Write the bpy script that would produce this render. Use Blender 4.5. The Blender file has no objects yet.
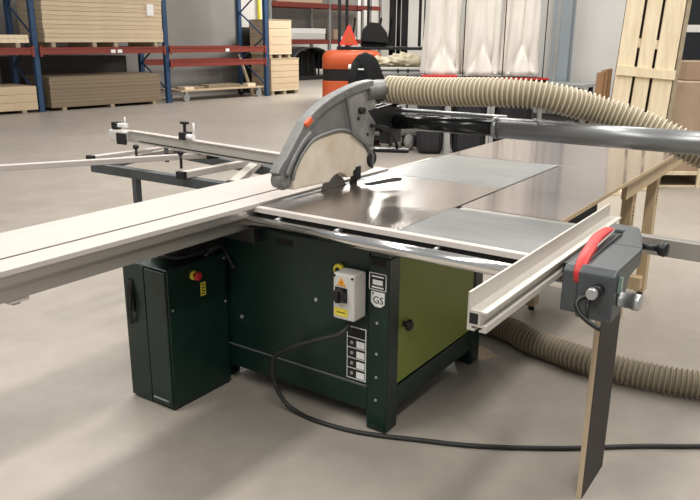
import bpy, math, random
from mathutils import Vector, Matrix, noise
random.seed(7)
PI = math.pi
COL = bpy.context.scene.collection

# ------------------------------------------------------------------ materials
def mat(name, col, rough=.5, metal=0., var=0., vscale=8., bump=0., bscale=60., stretch=(1,1,1),
        col2=None, spec=None, emit=None, trans=0., alpha=None, coat=0., rvar=0.):
    m = bpy.data.materials.new(name); m.use_nodes = True
    nt = m.node_tree; b = nt.nodes['Principled BSDF']
    b.inputs['Base Color'].default_value = (*col, 1)
    b.inputs['Roughness'].default_value = rough
    b.inputs['Metallic'].default_value = metal
    if spec is not None: b.inputs['Specular IOR Level'].default_value = spec
    if trans: b.inputs['Transmission Weight'].default_value = trans
    if coat: b.inputs['Coat Weight'].default_value = coat; b.inputs['Coat Roughness'].default_value = .08
    if emit: b.inputs['Emission Color'].default_value = (*emit[0], 1); b.inputs['Emission Strength'].default_value = emit[1]
    if var or bump or rvar:
        tc = nt.nodes.new('ShaderNodeTexCoord'); mp = nt.nodes.new('ShaderNodeMapping')
        mp.inputs['Scale'].default_value = stretch
        nt.links.new(tc.outputs['Object'], mp.inputs['Vector'])
    if var or rvar:
        n = nt.nodes.new('ShaderNodeTexNoise'); n.inputs['Scale'].default_value = vscale
        n.inputs['Detail'].default_value = 6; n.inputs['Roughness'].default_value = .6
        nt.links.new(mp.outputs[0], n.inputs['Vector'])
    if var:
        r = nt.nodes.new('ShaderNodeValToRGB')
        c2 = col2 or tuple(max(0, c * (1 - var)) for c in col)
        r.color_ramp.elements[0].position = .32; r.color_ramp.elements[1].position = .68
        r.color_ramp.elements[0].color = (*c2, 1); r.color_ramp.elements[1].color = (*col, 1)
        nt.links.new(n.outputs['Fac'], r.inputs[0]); nt.links.new(r.outputs[0], b.inputs['Base Color'])
    if rvar:
        mr = nt.nodes.new('ShaderNodeMapRange')
        mr.inputs['To Min'].default_value = rough - rvar; mr.inputs['To Max'].default_value = rough + rvar
        nt.links.new(n.outputs['Fac'], mr.inputs['Value']); nt.links.new(mr.outputs[0], b.inputs['Roughness'])
    if bump:
        n2 = nt.nodes.new('ShaderNodeTexNoise'); n2.inputs['Scale'].default_value = bscale
        n2.inputs['Detail'].default_value = 3
        nt.links.new(mp.outputs[0], n2.inputs['Vector'])
        bp = nt.nodes.new('ShaderNodeBump'); bp.inputs['Strength'].default_value = bump; bp.inputs['Distance'].default_value = .004
        nt.links.new(n2.outputs['Fac'], bp.inputs['Height']); nt.links.new(bp.outputs[0], b.inputs['Normal'])
    return m

def floor_mat():
    m = bpy.data.materials.new('polished_concrete'); m.use_nodes = True
    nt = m.node_tree; b = nt.nodes['Principled BSDF']; N = nt.nodes.new; L = nt.links.new
    tc = N('ShaderNodeTexCoord')
    def noise_(s, det, rough=.6, sc=(1,1,1)):
        mp = N('ShaderNodeMapping'); mp.inputs['Scale'].default_value = sc; L(tc.outputs['Object'], mp.inputs[0])
        n = N('ShaderNodeTexNoise'); n.inputs['Scale'].default_value = s; n.inputs['Detail'].default_value = det
        n.inputs['Roughness'].default_value = rough; L(mp.outputs[0], n.inputs['Vector']); return n
    a = noise_(.55, 8); c = noise_(6, 6, .7); d = noise_(70, 3)
    r = N('ShaderNodeValToRGB'); r.color_ramp.elements[0].position = .3; r.color_ramp.elements[1].position = .7
    r.color_ramp.elements[0].color = (.332, .296, .253, 1); r.color_ramp.elements[1].color = (.42, .377, .325, 1)
    L(a.outputs['Fac'], r.inputs[0])
    r2 = N('ShaderNodeValToRGB'); r2.color_ramp.elements[0].position = .3; r2.color_ramp.elements[1].position = .65
    r2.color_ramp.elements[0].color = (.86, .86, .86, 1); r2.color_ramp.elements[1].color = (1, 1, 1, 1)
    L(c.outputs['Fac'], r2.inputs[0])
    mx = N('ShaderNodeMix'); mx.data_type = 'RGBA'; mx.blend_type = 'MULTIPLY'; mx.inputs[0].default_value = 1
    L(r.outputs[0], mx.inputs[6]); L(r2.outputs[0], mx.inputs[7])
    # scattered dark scuffs
    s = noise_(3.2, 10, .75, (1, 3, 1))
    r3 = N('ShaderNodeValToRGB'); r3.color_ramp.elements[0].position = .66; r3.color_ramp.elements[1].position = .74
    r3.color_ramp.elements[0].color = (1, 1, 1, 1); r3.color_ramp.elements[1].color = (.72, .69, .66, 1)
    L(s.outputs['Fac'], r3.inputs[0])
    mx2 = N('ShaderNodeMix'); mx2.data_type = 'RGBA'; mx2.blend_type = 'MULTIPLY'; mx2.inputs[0].default_value = 1
    L(mx.outputs[2], mx2.inputs[6]); L(r3.outputs[0], mx2.inputs[7])
    L(mx2.outputs[2], b.inputs['Base Color'])
    mr = N('ShaderNodeMapRange'); mr.inputs['To Min'].default_value = .34; mr.inputs['To Max'].default_value = .5
    L(c.outputs['Fac'], mr.inputs['Value']); L(mr.outputs[0], b.inputs['Roughness'])
    bp = N('ShaderNodeBump'); bp.inputs['Strength'].default_value = .06; bp.inputs['Distance'].default_value = .002
    L(d.outputs['Fac'], bp.inputs['Height']); L(bp.outputs[0], b.inputs['Normal'])
    return m

def wood(name, c1, c2, stretch=(1, 12, 12), scale=3, rough=.6):
    return mat(name, c1, rough, var=1, col2=c2, vscale=scale, stretch=stretch, bump=.1, bscale=30)

MT = dict(
    floor=floor_mat(),
    wall=mat('white_painted_wall', (.60, .585, .56), .8, var=.05, vscale=1.5),
    greywall=mat('grey_wall_panel', (.30, .286, .27), .75, var=.15, vscale=.8),
    green=mat('dark_green_enamel', (.0045, .024, .017), .36, var=.3, vscale=14, bump=.25, bscale=90, rvar=.08),
    black=mat('black_plastic', (.010, .010, .011), .42),
    blackm=mat('matt_black', (.012, .012, .012), .8),
    lime=mat('lime_green_enamel', (.22, .265, .045), .5, var=.06, vscale=4),
    alu=mat('anodised_aluminium', (.56, .51, .467), .5, .2, var=.05, vscale=20, stretch=(1, .1, 1)),
    aluside=mat('raw_aluminium_extrusion', (.50, .48, .45), .42, .9, var=.08, vscale=9, stretch=(1, .1, 1)),
    aluwarm=mat('satin_aluminium', (.60, .57, .51), .45, .35, var=.06, vscale=15, stretch=(1, .1, 1)),
    steel=mat('ground_cast_iron', (.43, .39, .355), .25, .9, var=.3, vscale=3.2, rvar=.06, bump=.03, bscale=200, spec=.6),
    zinc=mat('brushed_light_steel', (.25, .257, .255), .36, .45, var=.22, vscale=5, stretch=(1, 4, 1), rvar=.05),
    chrome=mat('chrome', (.85, .84, .82), .16, 1.),
    dark=mat('dark_bracket_steel', (.045, .045, .045), .45, .6, var=.3, vscale=20),
    laminate=mat('brown_film_faced_plywood', (.19, .155, .138), .085, var=.12, vscale=2, rvar=.04, spec=.75),
    beech=wood('beech_timber', (.60, .46, .29), (.50, .36, .21), (8, 8, 1)),
    ply=wood('plywood_edge', (.56, .44, .30), (.45, .34, .22), (20, 20, 1)),
    pine=wood('pale_pine', (.86, .74, .53), (.72, .59, .39), (10, 10, .8), 2),
    board=wood('chipboard', (.64, .50, .34), (.54, .41, .27), (1, 4, 20), 4),
    board2=wood('pale_chipboard_pack', (.66, .54, .38), (.58, .46, .31), (1, 4, 20), 4),
    mdf=wood('brown_fibreboard', (.235, .175, .115), (.19, .14, .09), (1, 6, 30), 3),
    mdfl=wood('brown_fibreboard_pale', (.28, .21, .14), (.22, .165, .11), (1, 6, 30), 3),
    darkboard=mat('dark_board_face', (.040, .033, .028), .65, var=.15, vscale=6, stretch=(8, 8, 1)),
    blue=mat('blue_rack_enamel', (.022, .065, .15), .45, var=.15, vscale=12),
    red=mat('red_beam_enamel', (.25, .042, .028), .5, var=.2, vscale=10),
    orange=mat('orange_enamel', (.74, .125, .035), .42, var=.05, vscale=4),
    sigred=mat('signal_red_reflector', (.95, .075, .05), .5, emit=None),
    redp=mat('red_moulded_plastic', (.55, .030, .028), .45, bump=.35, bscale=50),
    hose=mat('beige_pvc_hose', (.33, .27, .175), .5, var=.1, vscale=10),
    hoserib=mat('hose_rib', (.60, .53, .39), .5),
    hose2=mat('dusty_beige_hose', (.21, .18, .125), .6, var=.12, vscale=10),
    guard=mat('grey_hammer_enamel', (.25, .25, .243), .45, .35, var=.3, vscale=16, bump=.15, bscale=60),
    guardp=mat('pale_worn_plate', (.40, .39, .37), .5, .5, var=.4, vscale=12, bump=.2, bscale=40),
    dusty=mat('dust_coated_cover', (.74, .67, .56), .6, var=1, col2=(.56, .44, .31), vscale=5, bump=.15, bscale=40),
    headm=mat('slate_grey_hammer_enamel', (.085, .095, .10), .42, .3, var=.12, vscale=30, bump=.1, bscale=120),
    tube1=mat('black_oiled_steel', (.030, .032, .031), .2, .6, var=.3, vscale=9),
    tube2=mat('grey_steel_sleeve', (.27, .275, .28), .34, .65, var=.1, vscale=10),
    cable=mat('black_rubber_cable', (.018, .018, .017), .55),
    greyplastic=mat('pale_grey_plastic', (.62, .60, .56), .5),
    yellow=mat('yellow_label', (.80, .66, .06), .5),
    orangey=mat('warning_orange', (.85, .36, .03), .5),
    white=mat('white_plastic', (.85, .84, .82), .5),
    paper=mat('white_paper', (.82, .82, .80), .7),
    greenglass=mat('pale_green_glass', (.30, .45, .40), .1, trans=.6),
    clear=mat('clear_plastic', (.9, .9, .9), .1, trans=.9),
    cloth=mat('cream_filter_cloth', (.80, .755, .69), .9, var=.05, vscale=3, bump=.3, bscale=14),
    clothb=mat('black_jacket_cloth', (.004, .004, .005), .9, bump=.4, bscale=20),
    poly=mat('black_collection_plastic', (.018, .018, .022), .38, bump=.6, bscale=22, stretch=(1, 1, .12)),
    ibc=mat('translucent_white_tank', (.58, .57, .56), .5, var=.12, vscale=5),
    galv=mat('galvanised_steel', (.52, .53, .53), .42, .7, var=.15, vscale=18),
    colm=mat('blue_grey_column_paint', (.30, .34, .37), .55, var=.06, vscale=3),
    carton=mat('brown_cardboard', (.43, .31, .215), .75, var=.12, vscale=5),
    wrap=mat('clear_stretch_film', (.85, .85, .85), .15, trans=.85),
    sack=mat('crumpled_cream_paper', (.84, .77, .60), .8, var=1, col2=(.52, .44, .28), vscale=9, bump=.5, bscale=14),
    glass=mat('dark_glass', (.02, .022, .025), .08),
    whitef=mat('white_frame', (.72, .72, .70), .5),
    ribdark=mat('dark_lettering', (.07, .04, .03), .7),
    blade=mat('saw_blade_steel', (.30, .28, .26), .3, 1.),
    orangewood=wood('reddish_brown_plank', (.36, .20, .095), (.26, .14, .065), (8, 8, 1)),
    tiewood=wood('rough_bearer_timber', (.42, .34, .23), (.30, .24, .16), (8, 1, 8)),
)

# ------------------------------------------------------------------ mesh builder
class F:                                       # a frame: base point and heading
    def __init__(s, x=0, y=0, z=0, deg=0): s.m = Matrix.Translation((x, y, z)) @ Matrix.Rotation(math.radians(deg), 4, 'Z')
WORLD = F()
class MB:
    def __init__(s, fr=WORLD): s.v = []; s.f = []; s.sm = []; s.fr = fr; s.mi = []; s.cur = 0
    def add(s, vs, fs, smooth=False):
        n = len(s.v); s.v += [s.fr.m @ Vector(p) for p in vs]
        for k, f in enumerate(fs):
            s.f.append([i + n for i in f]); s.sm.append(smooth if isinstance(smooth, bool) else smooth[k]); s.mi.append(s.cur)
        return s
    def box(s, x0, x1, y0, y1, z0, z1, R=None, c=None):
        vs = [(x, y, z) for z in (z0, z1) for y in (y0, y1) for x in (x0, x1)]
        if R is not None:
            c = Vector(c); vs = [c + R @ (Vector(p) - c) for p in vs]
        return s.add(vs, [(0, 2, 3, 1), (4, 5, 7, 6), (0, 1, 5, 4), (2, 6, 7, 3), (0, 4, 6, 2), (1, 3, 7, 5)])
    def bar(s, p0, p1, w, h, up=(0, 0, 1)):    # beam between two points
        p0 = Vector(p0); p1 = Vector(p1); d = (p1 - p0).normalized(); a = d.cross(Vector(up)).normalized(); b = a.cross(d)
        vs = [p + a * sx * w / 2 + b * sy * h / 2 for p in (p0, p1) for sx, sy in ((-1, -1), (1, -1), (1, 1), (-1, 1))]
        return s.add(vs, [(0, 1, 2, 3), (7, 6, 5, 4), (0, 4, 5, 1), (1, 5, 6, 2), (2, 6, 7, 3), (3, 7, 4, 0)])
    def prism(s, poly, ax, a0, a1):            # polygon in the two other axes, extruded along ax
        def P(p, a):
            q = list(p); q.insert(ax, a); return q
        n = len(poly); vs = [P(p, a0) for p in poly] + [P(p, a1) for p in poly]
        fs = [tuple(range(n)), tuple(range(2 * n - 1, n - 1, -1))] + [(i, i + n, (i + 1) % n + n, (i + 1) % n) for i in range(n)]
        return s.add(vs, fs)
    def tube(s, pts, r, n=16, cap=True, radii=None):
        pts = [Vector(p) for p in pts]; rings = []; prev = None
        for i, p in enumerate(pts):
            t = (pts[min(i + 1, len(pts) - 1)] - pts[max(i - 1, 0)]).normalized()
            if prev is None:
                a = t.cross(Vector((0, 0, 1)));  a = t.cross(Vector((1, 0, 0))) if a.length < .1 else a
            else: a = prev - t * prev.dot(t)
            a.normalize(); prev = a; b = t.cross(a); rr = radii[i] if radii else r
            rings.append([p + (a * math.cos(2 * PI * k / n) + b * math.sin(2 * PI * k / n)) * rr for k in range(n)])
        vs = [q for rg in rings for q in rg]; fs = []
        for i in range(len(pts) - 1):
            for k in range(n):
                fs.append((i * n + k, i * n + (k + 1) % n, (i + 1) * n + (k + 1) % n, (i + 1) * n + k))
        sm = [True] * len(fs)
        if cap: fs += [tuple(range(n - 1, -1, -1)), tuple(range((len(pts) - 1) * n, len(pts) * n))]; sm += [False, False]
        return s.add(vs, fs, sm)
    def cyl(s, p0, p1, r, r2=None, n=24): return s.tube([p0, p1], r, n, True, [r, r if r2 is None else r2])
    def lathe(s, prof, c=(0, 0, 0), ax=2, n=28):   # prof: (radius, height) pairs around an axis through c
        vs = []; c = Vector(c)
        for r, h in prof:
            for k in range(n):
                a = 2 * PI * k / n; q = [r * math.cos(a), r * math.sin(a)]; q.insert(ax, h); vs.append(c + Vector(q))
        fs = [(i * n + k, i * n + (k + 1) % n, (i + 1) * n + (k + 1) % n, (i + 1) * n + k) for i in range(len(prof) - 1) for k in range(n)]
        sm = [True] * len(fs); fs += [tuple(range(n - 1, -1, -1)), tuple(range((len(prof) - 1) * n, len(prof) * n))]; sm += [False] * 2
        return s.add(vs, fs, sm)
    def grid(s, fn, nu, nv, smooth=True, closed=False):
        vs = [fn(i / nu, j / nv) for i in range(nu + (0 if closed else 1)) for j in range(nv + 1)]
        w = nv + 1; fs = []
        for i in range(nu):
            i2 = (i + 1) % nu if closed else i + 1
            for j in range(nv): fs.append((i * w + j, i2 * w + j, i2 * w + j + 1, i * w + j + 1))
        return s.add(vs, fs, smooth)
    def build(s, name, m, parent=None, bevel=0., solid=0., sub=0):
        me = bpy.data.meshes.new(name)
        if parent is not None:
            inv = ROOT[parent.name].inverted(); loc = None; vs = [inv @ v for v in s.v]; base = None
        else:
            lo = [min(v[i] for v in s.v) for i in range(3)]; hi = [max(v[i] for v in s.v) for i in range(3)]
            base = Matrix.Translation(((lo[0] + hi[0]) / 2, (lo[1] + hi[1]) / 2, lo[2])) @ s.fr.m.to_quaternion().to_matrix().to_4x4()
            inv = base.inverted(); vs = [inv @ v for v in s.v]
        me.from_pydata(vs, [], s.f)
        ms = m if isinstance(m, (list, tuple)) else [m]
        for k in ms: me.materials.append(MT[k] if isinstance(k, str) else k)
        for p, q, i in zip(me.polygons, s.sm, s.mi): p.use_smooth = q; p.material_index = i
        import bmesh
        bm = bmesh.new(); bm.from_mesh(me); bmesh.ops.recalc_face_normals(bm, faces=bm.faces); bm.to_mesh(me); bm.free()
        o = bpy.data.objects.new(name, me); COL.objects.link(o)
        if parent is not None: o.parent = parent; ROOT[o.name] = ROOT[parent.name]
        else: o.matrix_world = base; ROOT[o.name] = base
        if solid: md = o.modifiers.new('thickness', 'SOLIDIFY'); md.thickness = solid; md.offset = 0
        if sub: md = o.modifiers.new('smooth', 'SUBSURF'); md.levels = md.render_levels = sub
        if bevel:
            md = o.modifiers.new('bevel', 'BEVEL'); md.width = bevel; md.segments = 2; md.limit_method = 'ANGLE'; md.angle_limit = math.radians(35)
        return o
ROOT = {}
def tag(o, label, cat, group=None):
    o['label'] = label; o['category'] = cat
    if group: o['group'] = group
    return o
def thing(name, label, cat, fr=WORLD, x=0, y=0, z=0, group=None):
    o = bpy.data.objects.new(name, None); COL.objects.link(o); o.empty_display_size = .1
    mtx = fr.m @ Matrix.Translation((x, y, z)); o.matrix_world = mtx; ROOT[o.name] = mtx.copy()
    return tag(o, label, cat, group)
def struct(o): o['kind'] = 'structure'; return o
def dup(src, off, label=None, rot=0, group=None):
    r = src.copy(); COL.objects.link(r); r.matrix_world = Matrix.Translation(off) @ ROOT[src.name] @ Matrix.Rotation(rot, 4, 'Z'); ROOT[r.name] = r.matrix_world.copy()
    if label: r['label'] = label
    if group: r['group'] = group
    for ch in list(src.children):
        c = ch.copy(); COL.objects.link(c); c.parent = r
        for g in list(ch.children):
            d = g.copy(); COL.objects.link(d); d.parent = c
    return r
def text_mesh(body, size, name, m, parent, mtx, depth=.0006):
    cu = bpy.data.curves.new(name, 'FONT'); cu.body = body; cu.size = size; cu.align_x = 'CENTER'; cu.align_y = 'CENTER'; cu.extrude = depth
    t = bpy.data.objects.new(name + '_tmp', cu); COL.objects.link(t)
    dg = bpy.context.evaluated_depsgraph_get(); me = bpy.data.meshes.new_from_object(t.evaluated_get(dg))
    bpy.data.objects.remove(t)
    me.transform(ROOT[parent.name].inverted() @ mtx); me.materials.clear(); me.materials.append(MT[m])
    o = bpy.data.objects.new(name, me); COL.objects.link(o); o.parent = parent; ROOT[o.name] = ROOT[parent.name]
    return o
def spline(pts, n=12):
    P = [Vector(p) for p in pts]; P = [P[0] * 2 - P[1]] + P + [P[-1] * 2 - P[-2]]; out = []
    for i in range(1, len(P) - 2):
        a, b, c, d = P[i - 1:i + 3]
        for k in range(n):
            t = k / n; out.append(.5 * (2 * b + (c - a) * t + (2 * a - 5 * b + 4 * c - d) * t * t + (3 * b - a - 3 * c + d) * t ** 3))
    out.append(P[-2]); return out
def resample(pts, step):
    out = [pts[0]]; acc = 0.
    for a, b in zip(pts, pts[1:]):
        L = (b - a).length; t = step - acc
        while t <= L: out.append(a + (b - a) * (t / L)); t += step
        acc = (acc + L) % step if L else acc
    return out

# ------------------------------------------------------------------ the hall
RK = F(-13.64, 6.68, 0, 82.12)                 # local x along the rack, y into it
CF = lambda x, y: F(x, y, 0, 34.31)
struct(MB().box(-34, 10, -7, 36, -.1, 0).build('floor', 'floor'))
struct(MB(RK).box(-11, 7.75, 2.0, 2.2, 0, 5.5).build('wall_left', 'greywall'))
struct(MB(RK).box(6.72, 7.75, 1.93, 1.99, 0, 5.5).build('trim_1', 'wall'))
struct(MB().box(-34, -5.8, 31, 31.2, 0, 7).build('wall_far', 'wall'))
struct(MB(RK).box(7.3, 27, 9.6, 9.8, 0, 7).build('wall_behind_racking', 'wall'))
struct(MB().box(-5.8, 6, 10, 10.2, 0, 5.5).build('wall_back', 'wall'))
struct(MB().box(-6.0, -5.8, 10, 30.9, 0, 5.5).build('wall_side', 'wall'))

# blue-grey steel column standing at the back wall, with its flange
def column():
    t = thing('steel_column', 'blue-grey steel column standing against the white back wall', 'column', x=-4.08, y=9.9)
    b = MB(); b.box(-4.24, -3.95, 9.80, 9.82, 0, 5.4); b.box(-4.24, -3.95, 9.96, 9.98, 0, 5.4); b.box(-4.105, -4.085, 9.82, 9.96, 0, 5.4)
    b.build('web', 'colm', t, .003)
    MB().box(-4.19, -4.12, 9.79, 9.80, 0, 5.4).build('cable_duct', 'galv', t)
column()
def bench():
    t = thing('work_bench', 'low grey-topped work bench at the foot of the column', 'bench', x=-3.9, y=9.4)
    MB().box(-4.55, -3.42, 9.05, 9.75, .80, .85).build('bench_top', 'galv', t, .005)
    for x in (-4.5, -3.53):
        for y in (9.1, 9.64): MB().box(x, x + .06, y, y + .06, 0, .80).build('leg', 'dark', t)
    MB().box(-4.5, -3.5, 9.12, 9.68, .30, .33).build('shelf', 'darkboard', t)
bench()
tag(MB().box(-3.75, -3.50, 9.25, 9.5, .33, .72).build('plastic_bin', 'blackm', bevel=.02), 'black bin on the shelf under the grey bench', 'bin')
# ------------------------------------------------------------------ pallet racking
def rack():
    t = thing('pallet_rack', 'tall blue and red pallet racking along the left wall', 'rack', RK)
    for u in (-2.97, 0, 3.05, 6.09):
        for d in (0, 1.05):
            b = MB(RK); w = .055
            b.box(u - w, u + w, d, d + .012, 0, 4.6); b.box(u - w, u - w + .01, d, d + .09, 0, 4.6); b.box(u + w - .01, u + w, d, d + .09, 0, 4.6)
            b.box(u - w - .02, u + w + .02, d - .02, d + .11, 0, .012)
            b.build('upright', 'blue', t)
        b = MB(RK)
        for k in range(7):
            z0 = .3 + k * .6; p0, p1 = (u, .09, z0), (u, 1.05, z0 + .6)
            if k % 2: p0, p1 = (u, 1.05, z0), (u, .09, z0 + .6)
            b.bar(p0, p1, .03, .03)
        b.build('brace', 'blue', t)
    for lv, bays, zz in ((0, (0, 1, 2), (1.13, 1.265)), (1, (2,), (.815, .955))):
        for k in bays:
            u0, u1 = [(-2.97, 0), (0, 3.05), (3.05, 6.09)][k]
            for d in (-.03, 1.06):
                b = MB(RK); b.box(u0 + .057, u1 - .057, d, d + .045, zz[0], zz[1] - .03); b.box(u0 + .057, u1 - .057, d - .012, d + .05, zz[1] - .03, zz[1])
                for uu in (u0 + .057, u1 - .107): b.box(uu, uu + .05, d - .018, d, zz[0] - .04, zz[1] + .03)
                b.build('beam', 'red', t)
    for u in (1.62, 1.78, 4.72): MB(RK).box(u, u + .11, -.036, -.031, 1.145, 1.215).build('price_label', 'paper', t)
rack()
ORD = ['', 'second', 'third', 'fourth', 'fifth', 'sixth', 'seventh', 'eighth', 'ninth', 'tenth', 'eleventh', 'twelfth', 'thirteenth', 'fourteenth', 'fifteenth', 'sixteenth', 'topmost']
ORD2 = ['first', 'second', 'third', 'fourth']
def bearers(us, z, h, d0=-.02, d1=1.08, where='', w=.09):
    for u in us:
        tag(MB(RK).box(u, u + w, d0, d1, z, z + h).build('wooden_bearer', 'tiewood', bevel=.004),
            ORD2[us.index(u)] + ' rough timber bearer from the blue upright, under ' + where, 'timber', 'bearers under ' + where)
# big pack on the upper level: single panels
def stack(name, m, u0, u1, d0, d1, z, th, n, label, group, gap=.004, jit=.012, bevel=.004, cat='board', rot=0):
    for k in range(n):
        j = random.uniform(-jit, jit); 
        o = MB(RK).box(u0 + j, u1 + j, d0 + random.uniform(-.006, .006), d1, z, z + th - gap).build(name, m if isinstance(m, str) else m[k % len(m)], bevel=bevel)
        where = ORD[k] + ' up in' if k else 'lowest in'
        tag(o, f'{label[0]} {where} {label[1]}', cat, group); z += th
bearers((.32, 1.22, 1.72, 2.72), 1.265, .10, where='the big pale board pack')
stack('chipboard', ('board2', 'board'), .19, 2.96, -.02, 1.06, 1.365, .088, 14, ('pale board lying', 'the big upper pack of the racking'), 'pale boards in the big upper pack')
tag(MB(RK).box(2.57, 2.74, -.034, -.028, 1.93, 2.17).build('paper_sheet', 'paper'), 'white delivery sheet stuck on the big pale board pack', 'paper')
bearers((.42, 1.52, 2.58), 0, .065, where='the brown board pack')
stack('fibreboard', ('mdf', 'mdfl'), .19, 2.80, -.02, 1.06, .065, .0365, 17, ('brown fibreboard lying', 'the floor pack below the big pale pack'), 'brown boards on the floor', gap=.001, jit=.006, bevel=.001)
bearers((-.42, -1.5), 0, .06, where='the chipboard pack at far left')
stack('chipboard_slab', 'board', -2.75, -.10, -.02, 1.06, .06, .156, 3, ('thick chipboard slab', 'the short floor pack at far left'), 'thick slabs at far left')
bearers((-.40, -1.6), 1.265, .09, where='the upper left boards')
stack('pale_plank', 'pine', -2.75, -.13, -.02, 1.0, 1.355, .078, 2, ('pale board', 'the pair on the upper level at far left'), 'upper left pale boards')
# small far pallet behind bay 1
tag(MB(RK).box(.05, 2.75, 1.25, 1.9, .0, 1.05).build('shipping_crate', 'darkboard', bevel=.01), 'dark crate standing behind the brown board pack', 'crate')
# trolley
def trolley():
    t = thing('flat_trolley', 'flat wooden trolley on castors under the lower rack beams', 'trolley', RK, 4.8, .3)
    MB(RK).box(3.42, 6.0, .06, .95, .225, .262).build('deck', 'ply', t, .004)
    for u in (3.58, 5.85):
        for d in (.1, .82):
            b = MB(RK); b.cyl((u, d - .022, .085), (u, d + .022, .085), .085, n=20)
            w = b.build('wheel', 'galv' if d < .5 else 'black', t)
            c = MB(RK); c.box(u - .03, u + .03, d - .035, d - .026, .08, .225); c.box(u - .03, u + .03, d + .026, d + .035, .08, .225); c.box(u - .05, u + .05, d - .04, d + .04, .215, .225)
            c.build('castor_fork', 'galv', t)
trolley()
tag(MB(RK).box(3.58, 3.84, .12, .42, .262, .325).build('timber_block', 'pine', bevel=.004), 'small pale timber block on the left end of the trolley', 'timber')
tag(MB(RK).box(5.50, 5.76, .10, .30, .262, .345).build('timber_block', 'pine', bevel=.004), 'small pale timber block on the right end of the trolley', 'timber')
tag(MB(RK).box(4.45, 5.45, .35, .75, .262, .33).build('timber_plank', 'tiewood', bevel=.004), 'brown plank lying across the middle of the trolley', 'timber')
tag(MB(RK).box(3.75, 4.40, .45, .8, .262, .30).build('timber_plank', 'tiewood', bevel=.004), 'short brown plank lying left of the middle plank on the trolley', 'timber')
# dark sheet and thin battens leaning
tag(MB(RK).box(6.15, 6.78, 1.25, 1.29, 0, 1.74).build('black_board', 'blackm', bevel=.003), 'tall black board standing upright behind the trolley', 'board')
tag(MB(RK).box(6.74, 7.55, 1.42, 1.46, 0, 1.94).build('fibreboard', 'mdfl', bevel=.003), 'brown board standing upright behind the black board', 'board')
for k, (u, w, l) in enumerate(((5.93, .045, 'thin dark timber batten leaning left of the third upright'), (6.0, .03, 'narrow pale batten leaning just beside the third upright'))):
    tag(MB(RK).bar((u + .06, .55, .0), (u - .05, .9, 1.05 - k * .1), w, .03).build('timber_batten', 'tiewood' if k == 0 else 'pine'), l, 'timber')
tag(MB(RK).tube([(7.45, 1.84, 0), (7.45, 1.84, 4.5)], .045).build('drain_pipe', 'yellow'), 'yellow vertical pipe on the white strip of the left wall', 'pipe')
# collapsible pallet-collar crates
def crate(u0, u1, d0, d1, z, nb, h, label, pallet=.13, m='board'):
    t = thing('collar_crate', label, 'crate', RK, (u0 + u1) / 2, (d0 + d1) / 2, z)
    b = MB(RK)
    for uu in (u0 + .02, (u0 + u1) / 2 - .05, u1 - .12): b.box(uu, uu + .1, d0 + .02, d1 - .02, z, z + pallet - .03)
    b.build('pallet_block', 'tiewood', t)
    MB(RK).box(u0, u1, d0, d1, z + pallet - .03, z + pallet).build('pallet_deck', 'pine', t)
    zz = z + pallet; hh = (h - pallet) / nb
    for k in range(nb):
        b = MB(RK); a, c = zz + .004, zz + hh - .004
        b.box(u0, u1, d0, d0 + .025, a, c); b.box(u0, u1, d1 - .025, d1, a, c); b.box(u0, u0 + .025, d0 + .025, d1 - .025, a, c); b.box(u1 - .025, u1, d0 + .025, d1 - .025, a, c)
        b.build('collar', m, t, .003); zz += hh
    MB(RK).box(u0 - .01, u1 + .01, d0 - .01, d1 + .01, zz, zz + .02).build('lid', 'ply', t)
crate(6.35, 7.36, .15, .95, 0, 5, .93, 'lower pale wooden collar crate right of the blue racking')
crate(6.33, 7.13, .18, .95, .952, 4, .96, 'upper pale wooden collar crate stacked right of the blue racking')

# far racking seen beyond the crates
def far_rack():
    t = thing('far_pallet_rack', 'distant red and grey racking beyond the crates', 'rack', RK, 14, 6)
    for u in (11.6, 14.7, 17.8):
        for d in (6, 7): MB(RK).box(u - .06, u + .06, d, d + .09, 0, 5).build('upright', 'galv', t)
    for z in (1.22, 2.55):
        for u0 in (11.66, 14.76):
            for d in (5.97, 7.06): MB(RK).box(u0, u0 + 2.98, d, d + .05, z, z + .17).build('beam', 'red', t)
            MB(RK).box(u0, u0 + 2.98, 6.02, 7.06, z + .12, z + .15).build('shelf', 'tiewood', t)
    MB(RK).box(11.66, 17.7, 7.3, 7.34, 1.5, 5).build('mesh_back', 'greywall', t)
far_rack()
for k, (u0, u1, z0, z1, m, n, l) in enumerate((
    (12.40, 14.45, 1.39, 1.60, 'greyplastic', 'stacked_tray', 'lower grey tray on the middle level of the distant racking'),
    (12.45, 14.48, 1.60, 1.80, 'white', 'stacked_tray', 'upper white tray on the middle level of the distant racking'),
    (14.95, 15.35, 1.39, 1.78, 'carton', 'carton', 'small brown carton on the middle level of the distant racking'),
    (11.9, 14.3, 2.72, 3.1, 'board', 'pine_pack', 'pale pack of boards on the upper level of the distant racking'))):
    b = MB(RK).box(u0, u1, 6.02, 6.95, z0, z1); tag(b.build(n, m, bevel=.02), l, 'box' if k != 1 else 'tray')
# bucket: open curved shell
def bucket():
    t = thing('loader_bucket', 'black loader bucket standing on the floor beyond the crates', 'bucket', RK, 12.2, 4.8)
    def fn(a, v):
        ang = PI * (.02 + .96 * a); return (12.25 - 1.02 * math.cos(ang), 4.5 + 1.0 * v, .12 + 1.0 * math.sin(ang) ** .55)
    MB(RK).grid(fn, 28, 2).build('shell', 'dark', t, solid=.05)
    MB(RK).box(11.3, 13.2, 5.3, 5.36, .06, 1.0).build('back_plate', 'blackm', t)
    MB(RK).box(11.22, 13.28, 4.45, 5.5, .0, .14).build('cutting_edge', 'black', t, .01)
    for k in range(6): MB(RK).box(11.45 + k * .3, 11.48 + k * .3, 4.9, 4.96, .14, .95).build('bar', 'dark', t)
bucket()

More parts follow.
